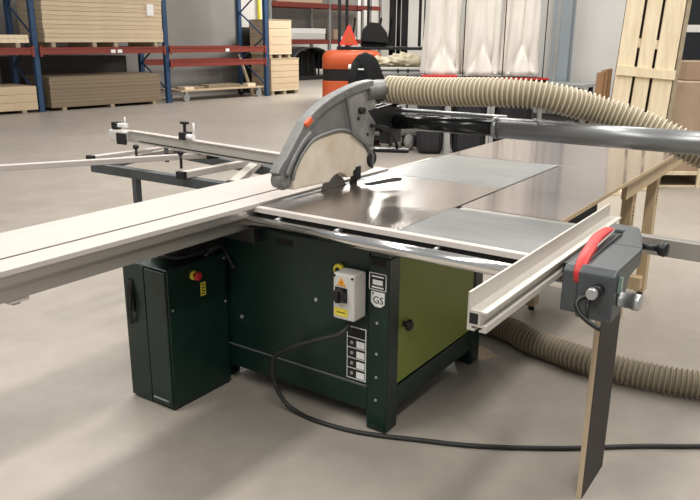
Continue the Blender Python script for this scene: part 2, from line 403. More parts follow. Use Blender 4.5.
# ------------------------------------------------------------------ forklift
def forklift():
    fr = CF(-9.72, 10.95)
    t = thing('forklift', 'orange and black forklift truck seen from behind in the hall', 'forklift', fr, 1.1, 1.0)
    def body(z0, z1, top=False, inset=0.):
        P = []
        for k in range(24):
            a = 2 * PI * k / 24; cx = .64 + math.copysign(abs(math.cos(a)) ** .35, math.cos(a)) * (.66 - inset); cy = .6 + math.copysign(abs(math.sin(a)) ** .35, math.sin(a)) * (.6 - inset); P.append((cx, cy))
        return P
    P = body(0, 0); b = MB(fr); b.prism(P, 2, .17, .585); b.build('counterweight', 'orange', t, .02)
    MB(fr).prism(body(0, 0, inset=.012), 2, .585, .835).build('black_band', 'blackm', t)
    b = MB(fr)
    lv = [(0, .835), (0, 1.06), (.03, 1.16), (.09, 1.21), (.2, 1.23)]
    rings = [[(x, y, z) for x, y in body(0, 0, inset=i)] for i, z in lv]
    vs = [p for r in rings for p in r]; fs = [(i * 24 + k, i * 24 + (k + 1) % 24, (i + 1) * 24 + (k + 1) % 24, (i + 1) * 24 + k) for i in range(4) for k in range(24)]
    fs.append(tuple(range(96, 120))); fs.append(tuple(range(23, -1, -1)))
    b.add(vs, fs, True); b.build('engine_hood', 'orange', t)
    b = MB(fr); b.box(1.3, 2.35, .35, 2.6, .28, 1.0); b.box(.1, 1.3, 1.2, 2.6, .28, .95); b.build('chassis', 'blackm', t, .02)
    MB(fr).box(.30, 2.45, .45, 2.5, 1.24, 1.30).build('deck', 'black', t, .01)
    for x, y in ((.25, .35), (1.95, .45), (.3, 2.2), (1.95, 2.2)):
        b = MB(fr); b.cyl((x - .13, y, .27), (x + .13, y, .27), .27, n=28); w = b.build('wheel', 'blackm', t)
        MB(fr).cyl((x - .14, y, .27), (x + .14, y, .27), .12).build('wheel_hub', 'galv', w)
    for x, y in ((.36, .5), (.52, .95), (1.02, 1.5), (2.26, .5), (2.30, 2.3)): MB(fr).box(x - .035, x + .035, y, y + .08, 1.27, 2.9).build('guard_post', 'black', t)
    MB(fr).box(.25, 2.4, .4, 2.5, 2.88, 2.98).build('overhead_guard', 'black', t)
    for x in (1.56, 1.86): MB(fr).box(x, x + .16, 2.45, 2.6, .15, 3.3).build('mast_rail', 'black', t)
    MB(fr).cyl((1.79, 2.5, .5), (1.79, 2.5, 3.1), .05).build('lift_cylinder', 'dark', t)
    b = MB(fr)                                                # seat: cushion and rounded backrest
    b.box(.85, 1.45, 1.2, 1.75, 1.28, 1.42)
    b.build('seat', 'blackm', t, .04)
    MB(fr).prism([(.84, 1.40), (1.50, 1.36), (1.44, 1.62), (1.28, 1.82), (1.05, 1.84), (.88, 1.68)], 1, 1.1, 1.22).build('backrest', 'black', t, .03)
    for x in (.62, 1.25, 1.5): MB(fr).bar((x, 1.9, 1.3), (x + .1, 2.2, 1.95), .04, .04).build('control_lever', 'black', t)
    for k in range(2): MB(fr).box(.75 + k * .34, .775 + k * .34, 2.52, 2.54, 1.3, 2.9).build('grille_bar', 'dark', t)
    # bright triangle with paler rim
    r = MB(fr).prism([(.36, 1.34), (.77, 1.34), (.60, 1.76), (.55, 1.76)], 1, .28, .30).build('warning_triangle', 'sigred', t)
    MB(fr).prism([(.44, 1.375), (.70, 1.375), (.575, 1.67)], 1, .272, .279).build('triangle_reflector', 'orange', r)
    MB(fr).box(.54, .59, .30, .34, 1.23, 1.5).build('triangle_bracket', 'black', t)
forklift()

# ------------------------------------------------------------------ white tank with sacks and jacket
IB = CF(-5.33, 6.90)
def tank():
    t = thing('bulk_container', 'white bulk container on a dark pallet behind the saw guard', 'container', IB, -.22, .5)
    b = MB(IB); b.box(-.73, .30, 0, 1.0, .36, 1.08); b.build('tank', 'ibc', t, .06)
    for x in (-.60, -.32, -.06, .08): MB(IB).box(x - .012, x + .012, -.02, .0, .32, 1.10).build('cage_bar', 'dark', t)
    for z in (.45, 1.02): MB(IB).box(-.74, .31, -.03, -.012, z, z + .02).build('cage_ring', 'galv', t)
    MB(IB).box(-.76, .33, -.02, 1.02, 1.08, 1.115).build('top_rim', 'greyplastic', t, .01)
    b = MB(IB); 
    for x in (-.76, -.27, .22): b.box(x, x + .11, 0, 1.0, 0, .1)
    b.build('pallet_foot', 'blackm', t); MB(IB).box(-.76, .33, 0, 1.0, .1, .14).build('pallet_deck', 'blackm', t)
    MB(IB).box(-.7, .27, .05, .95, .14, .36).build('base_tray', 'greywall', t, .05)
tank()
def blob(fr, c, rx, ry, rz, seed, amp=.18, fq=5, nu=30, nv=16, flat=None):
    def fn(u, v):
        a = 2 * PI * u; e = PI * (v - .5)
        d = Vector((math.cos(e) * math.cos(a), math.cos(e) * math.sin(a), math.sin(e)))
        k = 1 + amp * noise.noise(d * fq * .5 + Vector((seed, 0, 0)))+ amp*.5*noise.noise(d*fq+Vector((0,seed,0)))
        z = c[2] + d.z * rz * k
        if flat is not None: z = max(z, flat)
        return (c[0] + d.x * rx * k, c[1] + d.y * ry * k, z)
    return MB(fr).grid(fn, nu, nv, True, True)
tag(blob(IB, (-.30, .35, 1.17), .28, .22, .075, 3, .6, 12, flat=1.117).build('paper_sack', 'sack'), 'crumpled cream paper sack beside the black jacket', 'sack')
tag(blob(IB, (.07, .35, 1.19), .25, .22, .10, 8, .6, 12, flat=1.117).build('paper_sack', 'sack'), 'crumpled cream paper sack close to the white filter bags', 'sack')
for k, (x, s) in enumerate(((-.22, 4), (-.05, 9), (.12, 13))):
    tag(blob(IB, (x - .02, -.30, .11), .07, .08, .11, s, .3, 6, flat=0).build('waste_bag', 'greywall'), ('leftmost', 'middle', 'rightmost')[k] + ' of three small grey bags on the floor in front of the tank', 'bag', 'grey bags in front of the tank')
def jacket():
    def fn(u, v):
        a = 2 * PI * u; h = v
        prof = [(0, .001), (.06, .085), (.16, .145), (.35, .19), (.7, .225), (1, .235)]
        for (h0, r0), (h1, r1) in zip(prof, prof[1:]):
            if h <= h1: r = r0 + (r1 - r0) * (h - h0) / (h1 - h0); break
        r *= 1 + .10 * math.sin(a * 5 + 1) * h + .07 * math.sin(a * 9 + 3 * h) * h + .10 * noise.noise(Vector((math.cos(a) * 2, math.sin(a) * 2, h * 4)))
        return (-.52 + r * math.cos(a) * 1.06 + .02 * h, -.02 + r * math.sin(a) * .8, 1.315 - .04 * min(1, h / .16) - .62 * h ** 1.25)
    t = thing('black_jacket', 'black jacket draped over the corner of the white container', 'jacket', IB, -.52, 0, .66)
    MB(IB).grid(fn, 60, 14, True, True).build('jacket_body', 'clothb', t, solid=.012)
    s = MB(IB)
    s.tube([(-.64, -.14, 1.18), (-.70, -.2, .98), (-.69, -.24, .74)], .06, 14, radii=[.05, .065, .055]); s.build('sleeve', 'clothb', t)
    MB(IB).box(-.62, -.54, -.222, -.206, 1.085, 1.105).build('chest_print', 'paper', t)
jacket()

# ------------------------------------------------------------------ dust collector with bags
DC = CF(-4.745, 6.414)
def collector():
    t = thing('dust_collector', 'free-standing dust collector carrying cloth filter bags behind the saw', 'dust collector', DC, .8, .4)
    MB(DC).box(-.02, 1.66, .0, .62, .93, 1.015).build('manifold', 'dark', t, .01)
    MB(DC).box(-.01, .46, -.03, .02, .985, 1.055).build('red_lip', 'redp', t, .01); MB(DC).box(.46, 1.66, -.012, .0, 1.0, 1.025).build('red_lip', 'redp', t)
    for x in (.34, .93, 1.56):
        for y in (.03, .56): MB(DC).box(x, x + .055, y, y + .05, 0, .98).build('leg', 'galv', t)
    MB(DC).box(-.02, 1.68, .25, .29, .28, .32).build('cross_rail', 'galv', t)
    MB(DC).cyl((1.35, -.12, .86), (1.35, .0, .86), .10).build('motor', 'dark', t)
    for x in (.54, 1.06, 1.59): MB(DC).cyl((x, .06, 1.0), (x, .06, 3.2), .007, n=8).build('bag_rod', 'dark', t)
collector()
def bag(k, cx, lab):
    def fn(u, v):
        a = 2 * PI * u; h = v; z = 1.058 + 2.2 * h
        s = math.sin
        flare = .012 * math.exp(-(h / .05) ** 2)
        da = (a + PI / 2 + PI) % (2 * PI) - PI
        sp = .95 * max(0., 1 - h / .20) ** 1.3
        cr = math.exp(-((abs(da) - sp) / (.10 + .05 * s(h * 9))) ** 2) * min(1, h / .03)
        inner = math.exp(-(da / (sp + .05)) ** 4) * max(0., 1 - h / .2) * .022
        r = .247 + flare - .055 * cr + inner + (.014 * s(a * 5 + k * 2 + 3 * h) + .010 * s(a * 11 + 2 * k - 6 * h)) * (1 - .3 * h) - .06 * h
        r += .02 * noise.noise(Vector((math.cos(a) * 2, math.sin(a) * 2, h * 6 + k * 5)))
        droop = -.015 * (.5 + .5 * s(3 * a + k)) * math.exp(-h * 30)
        return (cx + r * math.cos(a), .30 + r * math.sin(a), z + droop)
    b = MB(DC).grid(fn, 80, 40, True, True)
    t = thing('filter_bag', lab, 'filter bag', DC, cx, .3, 1.06, 'cloth filter bags on the dust collector')
    b.build('cloth', 'cloth', t, solid=.004)
    MB(DC).lathe([(.25, 1.055), (.255, 1.06), (.255, 1.07), (.245, 1.08)], (cx, .30, 0), 2, 36).build('clamp_band', 'cloth', t)
for k, (cx, l) in enumerate(((.28, 'cream cloth filter bag nearest the forklift'), (.80, 'cream cloth filter bag in the middle of the row'), (1.32, 'cream cloth filter bag nearest the grey column'))): bag(k, cx, l)
def cbag(x0, x1, l):
    def fn(u, v):
        a = 2 * PI * u; c, s = math.cos(a), math.sin(a); e = .45
        cx, rx = (x0 + x1) / 2, (x1 - x0) / 2
        k = 1 + .03 * math.sin(a * 14) - .10 * math.exp(-v * 14) - .10 * math.exp(-(1 - v) * 10)
        return (cx + math.copysign(abs(c) ** e, c) * rx * k, .29 + math.copysign(abs(s) ** e, s) * .24 * k, .02 + .94 * v)
    b = MB(DC).grid(fn, 56, 16, True, True)
    tag(b.build('collection_bag', 'poly', solid=.004), l, 'bag', 'black collection bags under the dust collector')
cbag(-.01, .325, 'black plastic collection bag hanging under the filter bag nearest the forklift')
cbag(.46, .90, 'black plastic collection bag hanging under the middle filter bag')
cbag(1.02, 1.52, 'black plastic collection bag hanging under the filter bag nearest the column')

# ------------------------------------------------------------------ right-hand corner: pallets, cartons
PC = CF(-1.90, 5.64)
def leaning(fr, x0, widths, gap, length, th, m):
    pass
def tilt(ax_deg, lean_deg, pivot):
    R = (Matrix.Rotation(math.radians(ax_deg), 4, 'Y') @ Matrix.Rotation(math.radians(-lean_deg), 4, 'X'))
    return Matrix.Translation(pivot) @ R @ Matrix.Translation(-Vector(pivot))
class TF:                                      # a tilted frame
    def __init__(s, fr, t): s.m = fr.m @ t
def long_pallet():
    fr = TF(PC, tilt(4.8, 5, (0, 0, 0)))
    t = thing('long_pallet', 'long pale three-board wooden pallet leaning on end by the wall', 'pallet', PC)
    xs = [(-.235, -.062), (-.030, .118), (.150, .352)]
    for a, b_ in xs: MB(fr).box(a, b_, 0, .022, 0, 2.5).build('deck_board', 'pine', t, .003)
    for z in (.02, 1.16, 2.3): MB(fr).box(-.235, .36, -.03, -.001, z, z + .095).build('cross_batten', 'pine', t, .003)
    for z in (.10, .72, 1.45, 2.1): MB(fr).box(-.17, .31, .023, .10, z, z + .09).build('block', 'pine', t, .003)
long_pallet()
fr2 = TF(PC, tilt(4.8, 5, (0, 0, 0)))
tag(MB(fr2).box(-.20, .35, .115, .135, .0, 2.45).build('gap_darkening_sheet', 'darkboard'), 'dark sheet added directly behind the long pale pallet to darken its gaps', 'board')  # sheet added so the gaps between the deck boards look dark
tag(MB(fr2).box(.375, .42, .03, .14, .0, 2.45).build('timber_stud', 'tiewood', bevel=.003), 'grey-brown weathered stud leaning along the right edge of the pallet', 'timber')
for k, (x, w, z, l) in enumerate(((-.29, .04, 1.20, 'leftmost of the three short brown planks left of the pallet'), (-.245, .035, 1.225, 'middle of the three short brown planks left of the pallet'), (-.205, .03, 1.235, 'rightmost of the three short brown planks left of the pallet'))):
    f3 = TF(PC, tilt(3.0, 6, (x, .16, 0)))
    tag(MB(f3).box(x, x + w, .16, .30, 0, z).build('brown_plank', 'orangewood', bevel=.003), l, 'timber')
def low_pallet():
    t = thing('carton_pallet', 'low pale pallet with dark gap carrying the big cardboard carton', 'pallet', PC, .9, .6)
    b = MB(PC)
    for x in (.42, 1.0, 1.45): b.box(x, x + .05, .17, .97, .0, .13)
    b.build('bearer', 'pine', t); MB(PC).box(.42, 1.5, .17, .97, .13, .17).build('deck', 'pine', t, .003)
    MB(PC).box(.42, 1.5, .17, .20, 0, .018).build('bottom_board', 'pine', t)
    MB(PC).box(.86, .89, .13, .16, 0, .44).build('corner_post', 'pine', t)
low_pallet()
def carton(x0, x1, y0, y1, z0, z1, l, heart=False):
    t = thing('cardboard_carton', l, 'carton', PC, (x0 + x1) / 2, (y0 + y1) / 2, z0)
    MB(PC).box(x0, x1, y0, y1, z0, z1).build('box_body', 'carton', t, .008)
    MB(PC).box(x0 - .001, x1 + .001, (y0 + y1) / 2 - .03, (y0 + y1) / 2 + .03, z1, z1 + .002).build('tape', 'mdfl', t)
    if heart:
        cx, cz, s = x0 + .06, z0 + .13, .038
        P = [(cx + s * .0625 * 16 * math.sin(a) ** 3, cz + s * .0625 * (13 * math.cos(a) - 5 * math.cos(2 * a) - 2 * math.cos(3 * a) - math.cos(4 * a))) for a in [2 * PI * k / 30 for k in range(30)]]
        MB(PC).prism(P, 1, y0 - .002, y0 - .0005).build('printed_mark', 'ribdark', t)
    return t
carton(.50, 1.35, .20, .95, .17, 1.10, 'big cardboard carton on the low pallet right of the long pallet', True)
carton(.72, 1.35, .45, .93, 1.103, 1.30, 'smaller cardboard carton lying on top of the big carton')
tag(MB(PC).box(.385, .425, .10, .15, 0, .5).build('timber_post', 'pine', bevel=.003), 'short pale post standing left of the low pallet', 'timber')
tag(MB(PC).box(-.32, .0, -.30, -.05, 0, .05).build('timber_offcut', 'pine', bevel=.003), 'pale offcut lying on the floor at the foot of the long pallet', 'timber')
def glazed():
    t = thing('glazed_door_leaf', 'white-framed dark glazed door leaf standing behind the cartons', 'door leaf', PC, 1.1, 1.2)
    b = MB(PC); b.box(.56, .64, 1.1, 1.15, 0, 2.6); b.box(1.55, 1.63, 1.1, 1.15, 0, 2.6)
    for z in (0, .8, 1.60, 2.52): b.box(.64, 1.55, 1.1, 1.15, z, z + .08)
    b.build('frame', 'whitef', t, .004)
    for z0, z1 in ((.08, .8), (.88, 1.60), (1.68, 2.52)): MB(PC).box(.64, 1.55, 1.115, 1.135, z0, z1).build('pane', 'glass', t)
glazed()
# ------------------------------------------------------------------ THE SAW
T = .87
saw = thing('panel_saw', 'dark green sliding panel saw with steel table and lime side door', 'saw', x=-1.8, y=.5)
# cabinet: front sheet, rails, legs
def cabinet():
    for n, (x0, x1, y0, y1) in {'a': (-1.432, -1.338, .046, .135), 'b': (-1.432, -1.338, .835, .925), 'c': (-2.30, -2.21, .06, .15), 'd': (-2.30, -2.21, .835, .925)}.items():
        b = MB(); b.box(x0, x1, y0, y1, 0 if n in 'ab' else 0, .735)
        b.build('leg', 'green', saw, .008)
    # open tube end on the front right leg
    MB().box(-1.418, -1.352, .0445, .0462, .700, .728).build('tube_opening', 'blackm', saw)
    b = MB(); b.box(-2.24, -1.432, .055, .062, .186, .775); b.build('front_panel', 'green', saw)
    MB().prism([(.050, .175), (.056, .186), (.12, .186), (.12, .08), (.050, .08)], 0, -2.21, -1.432).build('front_rail', 'green', saw, .004)
    MB().box(-2.20, -1.434, .0485, .0555, .183, .1875).build('rail_edge', 'zinc', saw)
    MB().box(-1.425, -1.345, .135, .835, .08, .175).build('side_rail', 'green', saw, .004)
    MB().box(-2.29, -2.22, .15, .835, .08, .175).build('side_rail', 'green', saw, .004)
    MB().box(-2.21, -1.432, .85, .92, .08, .175).build('rear_rail', 'green', saw, .004)
    MB().box(-2.24, -1.42, .86, .87, .175, .775).build('rear_panel', 'green', saw)
    MB().box(-2.245, -2.235, .06, .87, .175, .775).build('left_panel', 'green', saw)
    d = MB().box(-1.355, -1.346, .137, .833, .185, .74).build('side_door', 'lime', saw, .002)
    k = MB().cyl((-1.346, .185, .43), (-1.33, .185, .43), .012); k.lathe([(.016, -1.332), (.024, -1.326), (.024, -1.316), (.016, -1.31)], (0, .185, .43), 0, 20)
    k.build('door_knob', 'black', d)
    b = MB(); b.box(-2.24, -1.34, .05, .92, .745, .775); b.box(-1.42, -1.34, .05, .92, .735, .745); b.build('top_frame', 'green', saw)
    MB().box(-2.20, -1.44, .13, .84, .045, .08).build('shade_pan', 'green', saw)  # pan added to darken the space and floor under the saw
    MB().box(-2.15, -1.5, .3, .7, .02, .044).build('shade_tray', 'blackm', saw)  # black slab added below the pan, deepening the shade under the frame
    # slot and bolts on the front panel
    MB().box(-1.895, -1.805, .0535, .0552, .700, .728).build('hand_slot', 'blackm', saw)
    for x, z in ((-1.685, .50), (-2.10, .33)): MB().cyl((x, .055, z), (x, .049, z), .009, n=6).build('bolt', 'galv', saw)
    for z in (.14, .24, .34, .47): MB().cyl((-1.385, .046, z), (-1.385, .042, z), .006, n=8).build('rivet', 'galv', saw)
cabinet()
# isolator switch box
def isolator():
    n0 = len(bpy.data.objects)
    b = MB().box(-1.560, -1.462, -.035, .050, .500, .685).build('isolator_box', 'greyplastic', saw, .008)
    MB().box(-1.548, -1.492, -.040, -.0352, .572, .632).build('switch_plate', 'black', b, .003)
    m = MB(); m.lathe([(.026, -.062), (.028, -.055), (.028, -.040)], (-1.520, 0, .602), 1, 24); m.box(-1.527, -1.513, -.072, -.050, .578, .626); m.build('rotary_knob', 'black', b, .002)
    MB().prism([(-1.541, .638), (-1.499, .638), (-1.520, .672)], 1, -.0365, -.0355).build('warning_sign', 'orangey', b)
    MB().prism([(-1.5225, .652), (-1.5175, .656), (-1.519, .645), (-1.516, .648), (-1.521, .641), (-1.520, .648)], 1, -.0372, -.0366).build('warning_bolt', 'blackm', b)
    MB().box(-1.552, -1.490, -.0375, -.0355, .516, .546).build('yellow_plate', 'yellow', b)
    MB().box(-1.540, -1.500, -.0385, -.0376, .529, .532).build('plate_line', 'blackm', b)
    for x in (-1.552, -1.470):
        MB().cyl((x, -.0385, .675), (x, -.0355, .675), .005, n=12).build('screw', 'blackm', b)
    MB().cyl((-1.512, .005, .502), (-1.512, .005, .472), .012).build('cable_gland', 'black', b)
    h = MB(); h.lathe([(.012, .030), (.022, .032), (.022, .055), (.012, .056)], (-1.585, 0, .672), 1, 20)
    h.build('lock_rosette', 'yellow', b); 
    MB().cyl((-1.585, .028, .672), (-1.585, .031, .672), .011).build('rosette_hole', 'blackm', b)
    v = Vector((.022, 0, -.016))
    for o in [b] + list(b.children):
        o.data.transform(Matrix.Translation(v))
isolator()
# stickers
def stickers():
    def frame(name, x0, x1, z0, z1, y, w=.003):
        b = MB(); b.box(x0, x1, y - .0012, y, z1 - w, z1); b.box(x0, x1, y - .0012, y, z0, z0 + w); b.box(x0, x0 + w, y - .0012, y, z0, z1); b.box(x1 - w, x1, y - .0012, y, z0, z1)
        return b
    y = .0455
    s = MB().box(-1.424, -1.347, y - .0006, y + .0004, .603, .672).build('approval_sticker', 'blackm', saw)
    frame('f', -1.424, -1.347, .603, .672, y - .0008).build('sticker_border', 'paper', s)
    MB().box(-1.408, -1.363, y - .002, y - .001, .625, .645).build('sticker_bar', 'paper', s)
    for z in (.612, .655): MB().box(-1.412, -1.359, y - .002, y - .001, z, z + .006).build('sticker_line', 'paper', s)
    g = MB().prism([(-1.415, .597), (-1.354, .597), (-1.354, .550), (-1.370, .536), (-1.398, .536), (-1.415, .552)], 1, y - .001, y + .0004).build('test_mark', 'paper', saw)
    mtx = Matrix.Translation((-1.382, y - .0015, .563)) @ Matrix.Rotation(PI / 2, 4, 'X')
    text_mesh('GS', .040, 'mark_letters', 'blackm', g, mtx)
    MB().prism([(-1.411, .592), (-1.401, .592), (-1.406, .582)], 1, y - .0022, y - .0012).build('mark_triangle', 'blackm', g)
    y = .0540
    p = MB().box(-1.532, -1.440, y - .0006, y + .001, .198, .425).build('pictogram_plate', 'paper', saw)
    for k in range(5):
        z0 = .203 + k * .0445
        MB().box(-1.528, -1.444, y - .002, y - .001, z0, z0 + .040).build('pictogram_field', 'blackm', p)
        if k < 4:
            MB().box(-1.484, -1.446, y - .003, y - .002, z0 + .003, z0 + .031).build('pictogram_square', 'paper', p)
            MB().cyl((-1.507, y - .002, z0 + .02), (-1.507, y - .0032, z0 + .02), .008, n=16).build('pictogram_symbol', 'greywall', p)
stickers()
# electrical cabinet
def ecab():
    fr = WORLD
    e = MB().box(-2.436, -2.170, -.290, .050, .008, .625).build('electrical_cabinet', 'green', saw, .006)
    MB().box(-2.43, -2.176, -.284, .045, 0, .008).build('plinth', 'blackm', e)
    d = MB().box(-2.296, -2.174, -.300, -.2905, .02, .615).build('cabinet_door', 'green', e, .004)
    MB().box(-2.433, -2.304, -.296, -.2905, .01, .62).build('side_flange', 'green', e, .004)
    l = MB(); l.bar((-2.385, -.303, .53), (-2.376, -.322, .43), .022, .014); l.bar((-2.376, -.322, .43), (-2.388, -.308, .355), .02, .012); l.box(-2.40, -2.37, -.304, -.294, .41, .55)
    l.build('door_latch', 'dark', e, .003)
    MB().box(-2.285, -2.195, -.303, -.3005, .040, .047).build('vent_strip', 'galv', d)
    b = MB(); b.lathe([(.020, -2.169), (.020, -2.158), (.012, -2.157)], (0, -.150, .572), 0, 24); b.build('stop_collar', 'yellow', e)
    b = MB(); b.lathe([(.009, -2.158), (.010, -2.145), (.018, -2.143), (.019, -2.134), (.012, -2.128)], (0, -.150, .572), 0, 24); b.build('emergency_stop', 'redp', e)
    MB().box(-2.170, -2.1685, -.110, -.080, .465, .525).build('yellow_label', 'yellow', e)
    for k in range(4): MB().box(-2.1686, -2.1680, -.104, -.086, .472 + k * .013, .477 + k * .013).build('label_line', 'blackm', e)
    for y, z in ((.035, .60), (-.27, .45), (.035, .4)): MB().cyl((-2.171, y, z), (-2.167, y, z), .006, n=8).build('screw', 'galv', e)
    for o in [e] + list(e.children) + list(d.children): o.data.transform(Matrix.Translation((.006, -.016, 0)))
    # swing-out support between cabinet top and the slide
    MB().box(-2.36, -2.20, -.22, .9, .635, .70).build('slide_base', 'blackm', saw, .006)
    MB().box(-2.30, -1.97, .0, .95, .70, .773).build('slide_carrier', 'dark', saw, .006)
    b = MB()
    b.tube(spline([(-2.16, -.1, .64), (-2.14, -.02, .67), (-2.17, .04, .62), (-2.13, .05, .55)], 6), .009, 8)
    b.tube(spline([(-2.30, -.2, .65), (-2.24, -.26, .66), (-2.18, -.2, .655), (-2.16, -.05, .66)], 6), .008, 8)
    b.build('wiring', 'black', e)
ecab()
# tables
def tables():
    m = MB(); m.box(-1.928, -1.272, -.0, .908, T - .012, T); m.box(-1.92, -1.29, .02, .9, T - .05, T - .012)
    m.build('main_table', 'steel', saw, .0015)
    s = MB(); s.box(-1.925, -1.90, .12, .86, T - .0005, T + .0012); s.build('slot_insert', 'zinc', saw)
    MB().box(-1.8985, -1.8925, .18, .72, T + .0002, T + .0016).build('blade_slot', 'blackm', saw)
    MB().prism([(-1.842, .62), (-1.790, .60), (-1.735, .80), (-1.765, .86), (-1.800, .85)], 2, T + .0002, T + .0012).build('riving_slot', 'blackm', saw)
    r = MB(); r.box(-1.928, -1.272, .912, 1.672, T - .012, T); r.box(-1.91, -1.29, .93, 1.65, T - .05, T - .012); r.build('rear_extension_table', 'zinc', saw, .0015)
    e = MB(); e.box(-1.270, -.715, -.0, .430, T - .012, T); e.box(-1.25, -.72, .015, .42, T - .06, T - .012); e.build('side_extension_table', 'zinc', saw, .0015)
    MB().prism([(-.001, T - .001), (-.026, T - .003), (-.030, T - .022), (-.001, T - .022)], 0, -1.955, -.69).build('scale_rail', 'alu', saw, .001)
    MB().box(-1.93, -.70, -.012, -.0, T - .085, T - .022).build('rail_web', 'blackm', saw)  # matt black colour stands in for the shaded gap above the guide bar
    t = MB(); t.cyl((-1.972, -.055, .814), (-.575, -.055, .814), .0245, n=32); t.build('round_guide_bar', 'chrome', saw)
    for x in (-1.80, -1.515, -1.1): MB().cyl((x, -.055, .836), (x, -.012, .836), .008, n=10).build('bar_bolt', 'galv', saw)
    MB().box(-1.25, .35, .432, .470, .806, T - .001).build('rear_guide_rail', 'aluside', saw, .003)
    MB().box(-1.952, -1.930, .95, 1.48, T - .03, T + .001).build('edge_strip', 'alu', saw)
    # table supports
    for x, y in ((-1.85, 1.3), (-1.35, 1.3)): MB().bar((x, .92, .6), (x, y, .82), .04, .04).build('table_bracket', 'green', saw)
tables()
# blade
def blade():
    n = 60; P = []
    for k in range(n):
        a = 2 * PI * k / n; P.append((.465 + .107 * math.cos(a), .822 + .107 * math.sin(a))); a += .6 * 2 * PI / n; P.append((.465 + .112 * math.cos(a), .822 + .112 * math.sin(a)))
    MB().prism(P, 0, -1.8975, -1.8935).build('saw_blade', 'blade', saw)
    MB().prism([(.585, .84), (.610, .915), (.600, 1.0), (.640, 1.01), (.665, .93), (.655, .84)], 0, -1.8975, -1.8935).build('riving_knife', 'dark', saw)
blade()

# ------------------------------------------------------------------ sliding table
def slide():
    t = thing('sliding_table', 'long white aluminium sliding table running along the blade', 'sliding table', x=-2.13, y=-.2, z=.757)
    y0, y1 = -1.75, 1.00
    MB().prism([(-2.331, .880), (-2.056, .880), (-2.056, .868), (-2.331, .868)], 1, y0, y1).build('outer_deck', 'alu', t, .0015)
    MB().prism([(-2.040, .880), (-1.931, .880), (-1.931, .862), (-2.040, .862)], 1, y0, y1).build('inner_deck', 'alu', t, .0015)
    MB().box(-2.056, -2.040, y0, y1, .866, .8775).build('groove', 'dark', t)
    MB().prism([(-2.325, .868), (-1.936, .8615), (-1.940, .83), (-1.960, .81), (-1.964, .773), (-2.05, .773), (-2.06, .79), (-2.25, .79), (-2.31, .82)], 1, y0 + .004, y1 - .004).build('slide_profile', 'aluside', t, .0015)
    b = MB(); b.box(-2.0, -1.968, -1.075, -1.01, .760, .773); b.box(-1.99, -1.975, -1.06, -1.035, .752, .773); b.build('stop_bracket', 'alu', t, .002)
    return t
slide()
